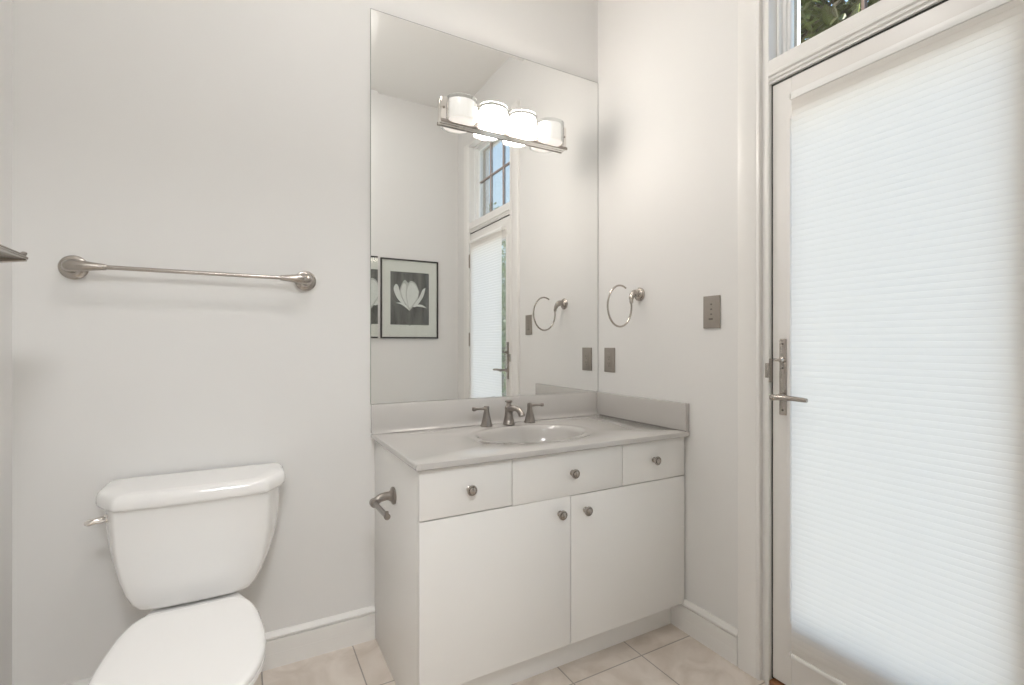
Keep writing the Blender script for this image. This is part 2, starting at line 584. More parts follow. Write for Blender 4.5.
MB().box(0.0789, 0.0868, TY0 - 0.02, TY1 + 0.02, 2.454, 2.4625, 0.002).build('muntin_cladding', M['bronze'], mu)
m = MB()
frame_ring(m, 0.1005, 0.128, TY0, TY1, TZ0, TZ1, 0.014)
m.build('exterior_stop', M['ext'], w1)

# glazed door
DY0, DY1, DZ0, DZ1 = -0.9355, -1.604, 0.030, 2.044
GY0, GY1, GZ0, GZ1 = -1.000, -1.533, 0.255, 1.905
d1 = bpy.data.objects.new('door_1', None)
COL.objects.link(d1)
d1.location = (0.022, DY1, DZ0)
struct(d1)
m = MB()
m.box(0.002, 0.044, DY0, GY0, DZ0, DZ1, 0.002)
m.box(0.002, 0.044, GY1, DY1, DZ0, DZ1, 0.002)
m.build('door_stile', M['door'], d1)
m = MB()
m.box(0.0022, 0.0438, GY0, GY1, GZ1, DZ1, 0.0015)
m.box(0.0022, 0.0438, GY0, GY1, DZ0, GZ0, 0.0015)
m.build('door_rail', M['door'], d1)
m = MB()
frame_ring(m, -0.004, 0.0018, GY0 + 0.012, GY1 - 0.012, GZ0 - 0.012, GZ1 + 0.012, 0.012, 0.0015)
m.build('glazing_bead', M['door'], d1)
MB().box(0.019, 0.025, GY0 + 0.005, GY1 - 0.005, GZ0 - 0.005, GZ1 + 0.005).build('door_glass', M['glass'], d1, smooth=False)
for z in (0.22, 1.205, 1.827):
    h = MB()
    h.lathe([(0.004, -0.054), (0.0062, -0.050), (0.0062, 0.050), (0.004, 0.054)], (-0.0085, -1.6075, z), 'Z', 16)
    h.box(-0.0035, 0.0016, -1.6030, -1.585, z - 0.05, z + 0.05, 0.001)
    h.build('hinge', M['nickel_d'], d1)
# lever set on a narrow escutcheon
HYc = -0.976
hs = MB().box(-0.0075, 0.0018, HYc - 0.0125, HYc + 0.0125, 0.928, 1.182, 0.003).build('door_handle', M['nickel'], d1)
lv = MB()
lv.lathe([(0.0115, 0), (0.0115, 0.012), (0.009, 0.016), (0.008, 0.045), (0.010, 0.050), (0.0105, 0.056), (0.004, 0.060)], (-0.0072, HYc, 0.990), (-1, 0, 0), 20)
lv.tube(spline([(-0.056, HYc + 0.004, 0.990), (-0.058, HYc - 0.015, 0.9905), (-0.058, HYc - 0.06, 0.992), (-0.056, HYc - 0.108, 0.990)], 5),
        [0.009] * 5 + [0.0085] * 5 + [0.0075] * 5 + [0.0065], 12)
lv.build('lever', M['nickel'], hs)
tt = MB()
tt.lathe([(0.010, 0), (0.010, 0.008), (0.006, 0.011), (0.006, 0.016)], (-0.0072, HYc, 1.112), (-1, 0, 0), 20)
tt.box(-0.038, -0.020, HYc - 0.015, HYc + 0.015, 1.107, 1.117, 0.003)
tt.build('thumb_turn', M['nickel'], hs)
sc = MB()
for z in (0.945, 1.165, 1.085):
    sc.lathe([(0.0035, 0), (0.0035, 0.001), (0.0015, 0.0014)], (-0.0073, HYc, z), (-1, 0, 0), 12)
sc.build('screw', M['plate_d'], hs)

# ------------------------------------------------------------------ honeycomb shade on the door
SY0, SY1, SZ0, SZ1 = -1.018, -1.555, 0.165, 1.955
sh = thing('cellular_shade', (-0.020, -1.285, SZ0), 'white pleated honeycomb shade covering the glass of the door', 'window shade')
m = MB()
pitch = 0.0186
n = int(round((SZ1 - SZ0) / pitch))
rows = []
for i in range(n):
    for f, x in ((0.0, -0.0262), (0.12, -0.0268), (0.5, -0.0272), (0.88, -0.0268)):
        z = SZ1 - (i + f) * (SZ1 - SZ0) / n
        rows.append([Vector((x, SY0 + (SY1 - SY0) * k / 4, z)) for k in range(5)])
rows.append([Vector((-0.0262, SY0 + (SY1 - SY0) * k / 4, SZ0)) for k in range(5)])
m.rings(rows, False, False, closed=False)
m.build('pleated_fabric', M['shade'], sh, smooth=False)
MB().box(-0.030, -0.006, SY0 + 0.001, SY1 - 0.001, SZ1 + 0.0005, SZ1 + 0.024, 0.002).build('headrail', M['sash'], sh)
MB().box(-0.030, -0.009, SY0 + 0.001, SY1 - 0.001, SZ0 - 0.014, SZ0 - 0.0005, 0.003).build('bottom_rail', M['sash'], sh)
for z in (SZ1 + 0.013, SZ0 - 0.008):
    MB().box(-0.030, 0.0018, SY0 + 0.0045, SY0 + 0.0075, z - 0.008, z + 0.008, 0.001).build('mounting_clip', M['trim'], sh)
    MB().box(-0.030, 0.0018, SY1 - 0.0075, SY1 - 0.0045, z - 0.008, z + 0.008, 0.001).build('mounting_clip', M['trim'], sh)

# ------------------------------------------------------------------ mirror
mx0, mx1, mz0, mz1, mb = -1.1385, -0.003, 0.927, 2.493, 0.018
def rect(y, l, b_, r, t):
    return [Vector((mx0 + l, y, mz0 + b_)), Vector((mx1 - r, y, mz0 + b_)), Vector((mx1 - r, y, mz1 - t)), Vector((mx0 + l, y, mz1 - t))]
mo = MB().rings([rect(-0.0008, 0.0004, 0.0004, 0.0004, 0.0004), rect(-0.0048, 0, 0, 0, 0), rect(-0.0060, 0.027, 0.0012, 0.0012, 0.014)]).build('wall_mirror', M['mirror'], smooth=False)
tag(mo, 'large frameless wall mirror above the vanity backsplash', 'mirror')

m = MB()
m.box(mx0 - 0.0016, mx0 - 0.0002, -0.0050, -0.0004, mz0, mz1 + 0.0014)
m.box(mx1 + 0.0002, mx1 + 0.0016, -0.0050, -0.0004, mz0, mz1 + 0.0014)
m.box(mx0 - 0.0002, mx1 + 0.0002, -0.0050, -0.0004, mz1 + 0.0002, mz1 + 0.0014)
m.build('glass_edge', M['edge'], mo, smooth=False)

# ------------------------------------------------------------------ vanity cabinet
CX0, CX1, CYF, CTOP = -1.1225, -0.004, -0.5455, 0.7905
van = thing('vanity_cabinet', (-0.56, -0.28, 0), 'white slab-front bathroom vanity cabinet under the grey countertop', 'cabinet')
m = MB()
m.box(CX0 + 0.0185, CX1, CYF, -0.0185, 0.112, 0.130)
m.box(CX1 - 0.018, CX1, CYF, -0.0185, 0.130, CTOP)
m.box(CX0 + 0.0185, CX1 - 0.018, -0.030, -0.0185, 0.130, CTOP)
m.box(CX0 + 0.0185, CX1 - 0.018, CYF, CYF + 0.018, 0.760, CTOP)
m.box(CX0 + 0.0185, CX1 - 0.018, CYF, CYF + 0.018, 0.61, 0.65)
m.box(-0.583, -0.563, CYF, CYF + 0.018, 0.13, 0.61)
m.build('carcass', M['cab'], van, smooth=False)
m = MB()
m.prism([(-0.0005, 0.0), (-0.0005, CTOP), (CYF, CTOP), (CYF, 0.112), (-0.503, 0.112), (-0.503, 0.0)], 'YZ', CX0, CX0 + 0.018, 0.0008)
m.build('end_panel', M['cab'], van)
MB().box(CX0 + 0.0185, CX1, -0.503, -0.485, 0.0, 0.1115, 0.001).build('toe_kick', M['cab'], van)

def knob(m, x, y, z):
    m.lathe([(0.0105, 0), (0.0105, 0.002), (0.0070, 0.0045), (0.0058, 0.010), (0.0072, 0.014), (0.0140, 0.0165), (0.0164, 0.0185),
             (0.0168, 0.0215), (0.0158, 0.0240), (0.0135, 0.0247), (0.0122, 0.0232), (0.0112, 0.0232), (0.0104, 0.0262), (0.006, 0.0288), (0.0, 0.0294)],
            (x, y, z), (0, -1, 0), 28)
    return m
FY = -0.5648
def front(kind, x0, x1, z0, z1, kx, kz):
    d = MB().box(x0, x1, FY, CYF - 0.0006, z0, z1, 0.0018).build(kind, M['cab'], van)
    knob(MB(), kx, FY + 0.0003, kz).build('knob', M['nickel'], d)
front('drawer', -1.1222, -0.8095, 0.6365, 0.7862, -0.960, 0.712)
front('drawer', -0.8065, -0.3375, 0.6335, 0.7862, -0.567, 0.713)
front('drawer', -0.3355, -0.0075, 0.6335, 0.7862, -0.177, 0.714)
front('cabinet_door', -1.1222, -0.5745, 0.1125, 0.6325, -0.620, 0.578)
front('cabinet_door', -0.5715, -0.0075, 0.1125, 0.6305, -0.510, 0.574)

# ------------------------------------------------------------------ countertop with integral oval basin
ct = thing('countertop', (-0.57, -0.29, 0.791), 'glossy grey cultured marble countertop with oval basin', 'countertop')
X0, X1, Y0, Y1, ZT, ZB = -1.1385, -0.002, -0.0015, -0.585, 0.8135, 0.7908
BC, BA, BB = Vector((-0.566, -0.292)), 0.222, 0.160
N = 96
def rect_pt(a, ix=0.0, z=0.0):
    """outline point of the slab in the direction a from the basin centre"""
    dx, dy = math.cos(a), math.sin(a)
    t = 1e9
    for lim, d, c in ((X1 - ix, dx, BC.x), (X0 + ix, dx, BC.x), (Y0 - ix, dy, BC.y), (Y1 + ix, dy, BC.y)):
        if abs(d) > 1e-9:
            q = (lim - c) / d
            if q > 0:
                t = min(t, q)
    return Vector((BC.x + dx * t, BC.y + dy * t, z))
angs = [2 * PI * i / N for i in range(N)]
for cx_, cy_ in ((X0, Y0), (X1, Y0), (X0, Y1), (X1, Y1)):        # make sure the corners are hit
    a = math.atan2(cy_ - BC.y, cx_ - BC.x) % (2 * PI)
    k = min(range(N), key=lambda i: abs(angs[i] - a))
    angs[k] = a
def ell(s, z, t=None):
    return [Vector((BC.x + BA * s * math.cos(e), BC.y + BB * s * math.sin(e), z)) for e in
            [math.atan2(math.sin(a) / BB, math.cos(a) / BA) for a in angs]]
m = MB()
rings = [[rect_pt(a, 0.004, ZB) for a in angs], [rect_pt(a, 0.0, ZB + 0.004) for a in angs],
         [rect_pt(a, 0.0, ZT - 0.008) for a in angs], [rect_pt(a, 0.0025, ZT - 0.0025) for a in angs], [rect_pt(a, 0.008, ZT) for a in angs],
         ell(1.28, ZT), ell(1.24, ZT - 0.0018), ell(1.15, ZT - 0.003), ell(1.09, ZT - 0.003), ell(1.04, ZT - 0.0045), ell(1.0, ZT - 0.010), ell(0.97, ZT - 0.022), ell(0.93, ZT - 0.05),
         ell(0.85, ZT - 0.085), ell(0.70, ZT - 0.115), ell(0.48, ZT - 0.133), ell(0.25, ZT - 0.140), ell(0.10, ZT - 0.142)]
m.rings(rings, False, True)
# underside of slab and bowl shell
m.rings([[rect_pt(a, 0.004, ZB) for a in angs], ell(1.02, ZB), ell(0.96, ZT - 0.06), ell(0.88, ZT - 0.095), ell(0.72, ZT - 0.125), ell(0.5, ZT - 0.143), ell(0.1, ZT - 0.152)], False, True)
slab = m.build('basin_slab', M['counter'], ct, angle=40, recalc=True)
MB().lathe([(0.020, 0.0), (0.021, 0.003), (0.017, 0.0045), (0.015, 0.002), (0.008, 0.003), (0.0, 0.0035)], (BC.x, BC.y, ZT - 0.142), 'Z', 28).build('drain', M['nickel'], slab)
m = MB()
bp = [(-0.0015, ZT + 0.0002), (-0.0015, 0.9255), (-0.016, 0.9255), (-0.0195, 0.922), (-0.0200, 0.835), (-0.0225, 0.824), (-0.028, 0.8165), (-0.037, ZT + 0.0002)]
m.rings([[Vector((x, y, z)) for y, z in bp] for x in (X0, -0.0225)])
m.build('backsplash', M['counter'], ct, angle=50)
MB().box(-0.0222, -0.0015, -0.0205, -0.583, ZT + 0.0014, 0.9255, 0.002, 3).build('side_splash', M['counter'], ct)
MB().box(-0.0200, -0.004, -0.038, -0.580, ZT + 0.0002, ZT + 0.0014).build('caulk_line', M['plate_d'], ct, smooth=False)

# ------------------------------------------------------------------ faucet
fz = ZT + 0.0003
fa = thing('faucet', (-0.560, -0.082, fz), 'brushed nickel widespread faucet with spout and two lever handles behind basin', 'faucet')
def sq_loft(m, c, prof, seg=8, rot=PI / 8):
    m.lathe([(r, h) for r, h in prof], c, 'Z', seg, rot)
sp = MB()
c = (-0.560, -0.082, fz)
sp.lathe([(0.027, 0), (0.027, 0.005), (0.0245, 0.008), (0.0205, 0.025), (0.0175, 0.045), (0.0160, 0.062), (0.0165, 0.072), (0.0175, 0.076), (0.013, 0.080),
          (0.0105, 0.086), (0.0105, 0.094), (0.0165, 0.098), (0.0175, 0.102), (0.012, 0.106), (0.0, 0.107)], c, 'Z', 24)
sp.tube(spline([(-0.560, -0.082, fz + 0.060), (-0.560, -0.105, fz + 0.071), (-0.560, -0.135, fz + 0.077), (-0.560, -0.168, fz + 0.074), (-0.560, -0.192, fz + 0.060), (-0.560, -0.198, fz + 0.050)], 6),
        [0.0145] * 6 + [0.0135] * 6 + [0.0125] * 6 + [0.0125] * 6 + [0.0135] * 6 + [0.0135], 16)
sp.build('spout', M['nickel_d'], fa)
for s, x in ((-1, -0.668), (1, -0.452)):
    hb = MB()
    sq_loft(hb, (x, -0.082, fz), [(0.0265, 0), (0.0265, 0.005), (0.0235, 0.009), (0.0180, 0.030), (0.0135, 0.052), (0.0110, 0.064), (0.0120, 0.070), (0.0120, 0.082), (0.0095, 0.087), (0.0, 0.089)])
    ho = hb.build('handle', M['nickel_d'], fa, angle=25)
    le = MB()
    le.lathe([(0.0075, 0.0), (0.0080, 0.008), (0.0060, 0.014), (0.0052, 0.045), (0.0062, 0.052), (0.0085, 0.056), (0.0095, 0.061), (0.0085, 0.067), (0.004, 0.070)],
             (x, -0.082, fz + 0.076), (s, -0.10, 0.02), 18)
    le.build('lever', M['nickel_d'], ho)

# ------------------------------------------------------------------ vanity light mounted on the mirror
ly = -0.0064
vl = thing('vanity_light', (-0.535, ly, 2.10), 'polished nickel vanity light with four frosted glass shades on mirror', 'wall light')
PX0, PX1, PZ0, PZ1 = -0.853, -0.213, 2.104, 2.212
m = MB()
m.box(PX0, PX1, -0.026, ly, PZ0 + 0.0, PZ1, 0.0015)
bpz = m.build('backplate', M['chrome'], vl)
m = MB()
m.box(PX0 - 0.002, PX1 + 0.002, -0.0335, -0.0262, PZ0 - 0.001, PZ0 + 0.009, 0.0015)
m.box(PX0 - 0.002, PX1 + 0.002, -0.0300, -0.0262, PZ0 + 0.0092, PZ0 + 0.0125, 0.001)
m.build('lower_rail', M['nickel_d'], vl)
for x in (PX0 + 0.012, PX1 - 0.012):
    MB().lathe([(0.0045, 0), (0.0045, 0.003), (0.003, 0.0055), (0, 0.006)], (x, -0.0258, 2.165), (0, -1, 0), 14).build('screw', M['nickel'], vl)
def half_ring(cx_, w, d, z, y0=-0.0338, n=18):
    return [Vector((cx_ + w * math.cos(PI * i / n), y0 - d * math.sin(PI * i / n) ** 0.8, z)) for i in range(n + 1)]
SX = (-0.764, -0.614, -0.464, -0.314)
for i, x in enumerate(SX):
    lit = i in (1, 2)
    m = MB()
    w, d = 0.062, 0.056
    zb, zt = 2.106, 2.196
    m.rings([half_ring(x, w * 0.55, d * 0.5, zb), half_ring(x, w * 0.85, d * 0.85, zb + 0.003), half_ring(x, w * 0.97, d * 0.97, zb + 0.010), half_ring(x, w, d, zb + 0.022),
             half_ring(x, w, d, zt - 0.006), half_ring(x, w * 0.975, d * 0.97, zt)])
    s_ = m.build('lamp_shade', M['frost_lit'] if lit else M['frost'], vl, angle=50)
    if lit:
        s_['label'] = 'glowing frosted glass shade'
    m = MB()
    w2, d2 = 0.067, 0.062
    m.rings([half_ring(x, w2, d2, zb + 0.004), half_ring(x, w2, d2, zt + 0.012), half_ring(x, w2 - 0.003, d2 - 0.003, zt + 0.012), half_ring(x, w2 - 0.003, d2 - 0.003, zb + 0.004)], False, False, closed=False)
    m.build('outer_glass', M['clear'], vl, angle=50)

# ------------------------------------------------------------------ towel bar
tb = thing('towel_bar', (-1.70, 0, 1.40), 'brushed nickel towel bar on wall above the toilet', 'towel bar')
zt_ = 1.400
def rosette(m, c, nrm, r=0.034):
    m.lathe([(r * 0.96, 0), (r, 0.003), (r, 0.006), (r * 0.92, 0.009), (r * 0.74, 0.010), (r * 0.66, 0.012), (r * 0.55, 0.017), (r * 0.50, 0.020)], c, nrm, 32)
yb_ = -0.056
for s, x in ((1, -2.036), (-1, -1.378)):
    m = MB()
    rosette(m, (x, -0.0005, zt_), (0, -1, 0), 0.037)
    m.tube(spline([(x - s * 0.004, -0.016, zt_), (x - s * 0.004, -0.034, zt_), (x + s * 0.006, -0.046, zt_), (x + s * 0.026, -0.053, zt_), (x + s * 0.052, yb_, zt_), (x + s * 0.082, yb_, zt_)], 5),
           [0.0175] * 5 + [0.0185] * 5 + [0.0185] * 4 + [0.0180, 0.0172] + [0.0165, 0.0158, 0.015, 0.0142, 0.0134] + [0.0126, 0.0118, 0.011, 0.0104, 0.0098] + [0.0092], 18)
    m.lathe([(0.0088, 0), (0.0098, 0.002), (0.0098, 0.006), (0.0085, 0.009)], (x + s * 0.079, yb_, zt_), (s, 0, 0), 18)
    m.build('post', M['nickel'], tb)
MB().tube([(-1.952, yb_, zt_), (-1.70, yb_, zt_), (-1.462, yb_, zt_)], 0.0068, 14).build('rod', M['nickel'], tb)

# ------------------------------------------------------------------ towel ring on the right wall
tr = thing('towel_ring', (0, -0.30, 1.40), 'open brushed nickel towel ring on wall beside the mirror', 'towel ring')
m = MB()
rc = Vector((-0.0005, -0.303, 1.392))
rosette(m, rc, (-1, 0, 0), 0.031)
m.tube(spline([(-0.012, -0.303, 1.392), (-0.026, -0.303, 1.396), (-0.040, -0.304, 1.394), (-0.052, -0.306, 1.382), (-0.0585, -0.309, 1.366), (-0.0605, -0.312, 1.348)], 5),
       [0.0150] * 5 + [0.0150] * 5 + [0.0140] * 5 + [0.0115] * 5 + [0.0085] * 5 + [0.0060], 16)
m.build('arm', M['nickel'], tr)
m = MB()
ca, cb = -0.1290, 1.333
pts = []
for i in range(57):
    a = R(12) - R(308) * i / 56           # from the arm down, outwards and round to the open end at the top
    pts.append((ca + 0.0690 * math.cos(a), -0.312 - 0.004 * i / 56, cb + 0.0905 * math.sin(a)))
m.tube(pts, 0.0042, 10)
m.sphere(pts[-1], 0.0044, seg=12)
m.build('ring', M['nickel'], tr)

# ------------------------------------------------------------------ keypad switch and outlet
sw = thing('light_switch', (0, -0.693, 1.288), 'taupe wall switch plate with row of small buttons by door', 'light switch')
MB().box(-0.0062, -0.0003, -0.655, -0.731, 1.226, 1.351, 0.002, 3).build('plate', M['plate'], sw)
for i, z in enumerate((1.318, 1.299, 1.280)):
    MB().box(-0.0078, -0.0060, -0.689, -0.697, z - 0.003, z + 0.003, 0.001).build('button', M['plate_d'], sw)
MB().box(-0.0085, -0.0060, -0.682, -0.700, 1.258, 1.265, 0.001).build('button', M['plate_d'], sw)
ou = thing('electrical_outlet', (0, -0.096, 1.088), 'small taupe electrical outlet above the side splash', 'outlet')
MB().box(-0.0062, -0.0003, -0.058, -0.135, 1.028, 1.148, 0.002, 3).build('plate', M['plate'], ou)
fcv = MB().box(-0.0078, -0.0060, -0.0795, -0.1135, 1.054, 1.122, 0.001).build('receptacle', M['plate'], ou)
sl = MB()
for z in (1.103, 1.071):
    for y in (-0.090, -0.102):
        sl.box(-0.0083, -0.0075, y - 0.0012, y + 0.0012, z - 0.005, z + 0.005)
    sl.lathe([(0.003, 0), (0.003, 0.0005)], (-0.0078, -0.096, z - 0.012), (-1, 0, 0), 10)
sl.build('slot', M['plate_d'], fcv)

# ------------------------------------------------------------------ toilet paper holder on the cabinet side
tp = thing('toilet_paper_holder', (-1.1225, -0.289, 0.641), 'empty brushed nickel toilet paper holder on vanity side', 'toilet paper holder')
m = MB()
rosette(m, (-1.1223, -0.289, 0.641), (-1, 0, 0), 0.030)
m.tube(spline([(-1.133, -0.289, 0.641), (-1.150, -0.290, 0.643), (-1.172, -0.293, 0.640), (-1.188, -0.299, 0.632), (-1.195, -0.306, 0.629)], 6),
       [0.0145] * 6 + [0.014] * 6 + [0.0135] * 6 + [0.0130] * 6 + [0.0125], 16)
m.build('arm', M['nickel_d'], tp)
m = MB()
m.lathe([(0.006, -0.020), (0.0135, -0.016), (0.0145, -0.010), (0.0145, 0.008), (0.0095, 0.014), (0.0085, 0.020), (0.0080, 0.165), (0.0098, 0.170), (0.0098, 0.178), (0.006, 0.182)],
        (-1.194, -0.304, 0.630), (-0.01, -1, 0.05), 20)
m.tube([(-1.196, -0.476, 0.636), (-1.196, -0.478, 0.648), (-1.196, -0.479, 0.654)], [0.0068, 0.006, 0.0045], 12)
m.build('rod', M['nickel_d'], tp)

# ------------------------------------------------------------------ toilet
TX = -1.7055
to = thing('toilet', (TX, -0.35, 0), 'white two-piece toilet with closed lid between the vanity and left wall', 'toilet')
def tank_ring(wb, wf, yf, z, yb=-0.022, n=8, wmid=None):
    """plan section of the tank: wide back, chamfered front corners"""
    ctl = [(-wb * 0.985, yb), (-wb, yb - 0.02), (-wb * 0.998, yb - 0.055), (-wb * 0.985, yf + 0.095), (-wf - 0.010, yf + 0.016), (-wf + 0.014, yf + 0.002), (-wf * 0.6, yf - 0.002), (0, yf - 0.004),
           (wf * 0.6, yf - 0.002), (wf - 0.014, yf + 0.002), (wf + 0.010, yf + 0.016), (wb * 0.985, yf + 0.095), (wb * 0.998, yb - 0.055), (wb, yb - 0.02), (wb * 0.985, yb)]
    p = spline([(x, y, 0) for x, y in ctl], 4)
    return [Vector((TX + q.x, q.y, z)) for q in p]
m = MB()
lv_ = [(0.3825, 0.092, 0.082, -0.172), (0.380, 0.122, 0.106, -0.190), (0.3835, 0.142, 0.122, -0.199), (0.393, 0.161, 0.137, -0.205), (0.412, 0.178, 0.151, -0.209), (0.438, 0.194, 0.163, -0.212), (0.480, 0.210, 0.175, -0.215),
       (0.53, 0.2215, 0.184, -0.219), (0.58, 0.229, 0.190, -0.223), (0.64, 0.2335, 0.193, -0.226), (0.696, 0.236, 0.194, -0.229)]
m.rings([tank_ring(wb, wf, yf, z) for z, wb, wf, yf in lv_])
m.build('tank', M['porcelain'], to, angle=50)
m = MB()
lid = [(0.6962, 0.238, 0.184, -0.232), (0.694, 0.246, 0.190, -0.239), (0.697, 0.250, 0.193, -0.243), (0.704, 0.2520, 0.194, -0.245), (0.718, 0.2515, 0.193, -0.244), (0.727, 0.249, 0.190, -0.241), (0.7335, 0.244, 0.185, -0.236), (0.7365, 0.236, 0.178, -0.229), (0.7372, 0.20, 0.15, -0.20)]
m.rings([tank_ring(wb, wf, yf, z, -0.014) for z, wb, wf, yf in lid])
m.build('tank_lid', M['porcelain'], to, angle=50)
# flush lever on the left front corner
m = MB()
lc = Vector((TX - 0.214, -0.186, 0.667))
ld = Vector((-0.80, -0.60, 0.0)).normalized()
m.lathe([(0.0125, -0.004), (0.0125, 0.005), (0.009, 0.009), (0.006, 0.018)], lc, ld, 20)
lb = lc + ld * 0.016
lt = Vector((-0.97, -0.22, -0.06)).normalized()
m.tube([lb - lt * 0.010, lb, lb + lt * 0.012, lb + lt * 0.028, lb + lt * 0.036], [0.007, 0.0100, 0.0085, 0.0095, 0.005], 14)
m.build('flush_lever', M['chrome'], to)

def egg(yb, yf, w, z, wb=None, n=48, pw=2.0):
    """closed plan curve: rounded-square back, long elliptical front"""
    ym = yb + (yf - yb) * 0.52
    out = []
    for i in range(n):
        a = 2 * PI * i / n
        cx_, sy_ = math.cos(a), math.sin(a)
        if sy_ >= 0:     # back half
            e = 2.0 / 2.9
            k = abs(sy_) ** e
            x = w * (1 - 0.42 * k * k * (3 - 2 * k)) * math.copysign(abs(cx_) ** e, cx_)
            y = ym + (yb - ym) * k
        else:
            x = w * cx_
            y = ym + (yf - ym) * abs(sy_)
        out.append(Vector((TX + x, y, z)))
    return out
m = MB()
m.rings([egg(-0.13, -0.585, 0.112, 0.0), egg(-0.13, -0.588, 0.114, 0.012), egg(-0.13, -0.575, 0.106, 0.06), egg(-0.13, -0.560, 0.100, 0.14), egg(-0.115, -0.585, 0.108, 0.21), egg(-0.085, -0.655, 0.135, 0.285),
         egg(-0.06, -0.725, 0.163, 0.3240), egg(-0.045, -0.765, 0.176, 0.3570), egg(-0.042, -0.770, 0.178, 0.3690), egg(-0.046, -0.764, 0.174, 0.3740), egg(-0.07, -0.72, 0.15, 0.3743)])
m.build('bowl', M['porcelain'], to, angle=50)
MB().box(TX - 0.09, TX + 0.09, -0.05, -0.180, 0.3746, 0.3835, 0.002).build('gasket', M['rubber_gap_shade'], to)

def seat_ring(z, ins=0.0, yb=-0.280, yf=-0.790):
    prof = [(0.0, 0.100), (0.010, 0.114), (0.04, 0.129), (0.10, 0.145), (0.2, 0.159), (0.32, 0.168), (0.45, 0.1755), (0.58, 0.1765), (0.68, 0.170), (0.78, 0.153), (0.86, 0.130), (0.92, 0.102), (0.965, 0.068), (0.99, 0.034)]
    L = yf - yb
    right = [Vector((w, yb + L * t, 0)) for t, w in prof]
    left = [Vector((-w, yb + L * t, 0)) for t, w in reversed(prof)]
    ctl = right + [Vector((0, yf, 0))] + left
    p = spline(ctl, 3)
    cy_ = (yb + yf) / 2
    out = []
    for q in p:
        k = Vector((q.x, q.y - cy_, 0))
        l = k.length
        k = k * ((l - ins) / l)
        out.append(Vector((TX + k.x, cy_ + k.y, z)))
    return out
m = MB()
m.rings([seat_ring(0.3752, 0.012), seat_ring(0.3752, 0.004), seat_ring(0.3775, 0.0005), seat_ring(0.3880, 0.0005), seat_ring(0.3905, 0.004), seat_ring(0.3905, 0.012)])
m.build('toilet_seat', M['seat'], to, angle=50)
m = MB()
m.rings([seat_ring(0.3918, 0.012), seat_ring(0.3918, 0.004), seat_ring(0.3942, 0.0005), seat_ring(0.4030, 0.0), seat_ring(0.4075, 0.0025), seat_ring(0.4105, 0.008), seat_ring(0.4118, 0.018), seat_ring(0.4122, 0.05), seat_ring(0.4122, 0.12)])
m.build('seat_lid', M['seat'], to, angle=50)
for s in (-1, 1):
    MB().lathe([(0.012, 0), (0.012, 0.016), (0.010, 0.021), (0.0, 0.022)], (TX + s * 0.085, -0.262, 0.3745), 'Z', 18).build('hinge_cap', M['seat'], to)
    MB().lathe([(0.013, 0), (0.013, 0.008), (0.008, 0.016), (0, 0.018)], (TX + s * 0.098, -0.30, 0.012), 'Z', 18).build('bolt_cap', M['porcelain'], to)

# ------------------------------------------------------------------ metal shelf on the left wall
ws = thing('wall_shelf', (XL, -0.62, 1.36), 'brushed nickel towel shelf on left wall at photo edge', 'shelf')
sx0, sx1, sy0, sy1, sz = XL + 0.0006, -2.016, -0.415, -1.02, 1.366
m = MB()
m.prism([(sx0, sy0), (sx1 - 0.015, sy0), (sx1 - 0.004, sy0 - 0.004), (sx1, sy0 - 0.015), (sx1, sy1 + 0.015), (sx1 - 0.015, sy1), (sx0, sy1)], 'XY', sz - 0.006, sz, 0.001)
m.build('shelf_plate', M['nickel'], ws)
for y in (sy0 - 0.014, sy1 + 0.014):
    m = MB()
    m.prism([(sx0, sz - 0.0062), (sx1 - 0.004, sz - 0.0062), (sx1 - 0.004, sz - 0.010), (sx0 + 0.06, sz - 0.024), (sx0, sz - 0.032)], 'XZ', y - 0.005, y + 0.005, 0.001)
    m.build('bracket', M['nickel'], ws)
    MB().lathe([(0.004, 0), (0.004, 0.004), (0.0058, 0.006), (0.0058, 0.010), (0.003, 0.012)], (sx1 - 0.008, y, sz), 'Z', 14).build('post', M['nickel_d'], ws)
MB().tube([(sx1 - 0.008, sy0 - 0.014, sz + 0.0045), (sx1 - 0.008, -0.7, sz + 0.0045), (sx1 - 0.008, sy1 + 0.014, sz + 0.0045)], 0.0022, 10).build('rail', M['nickel'], ws)

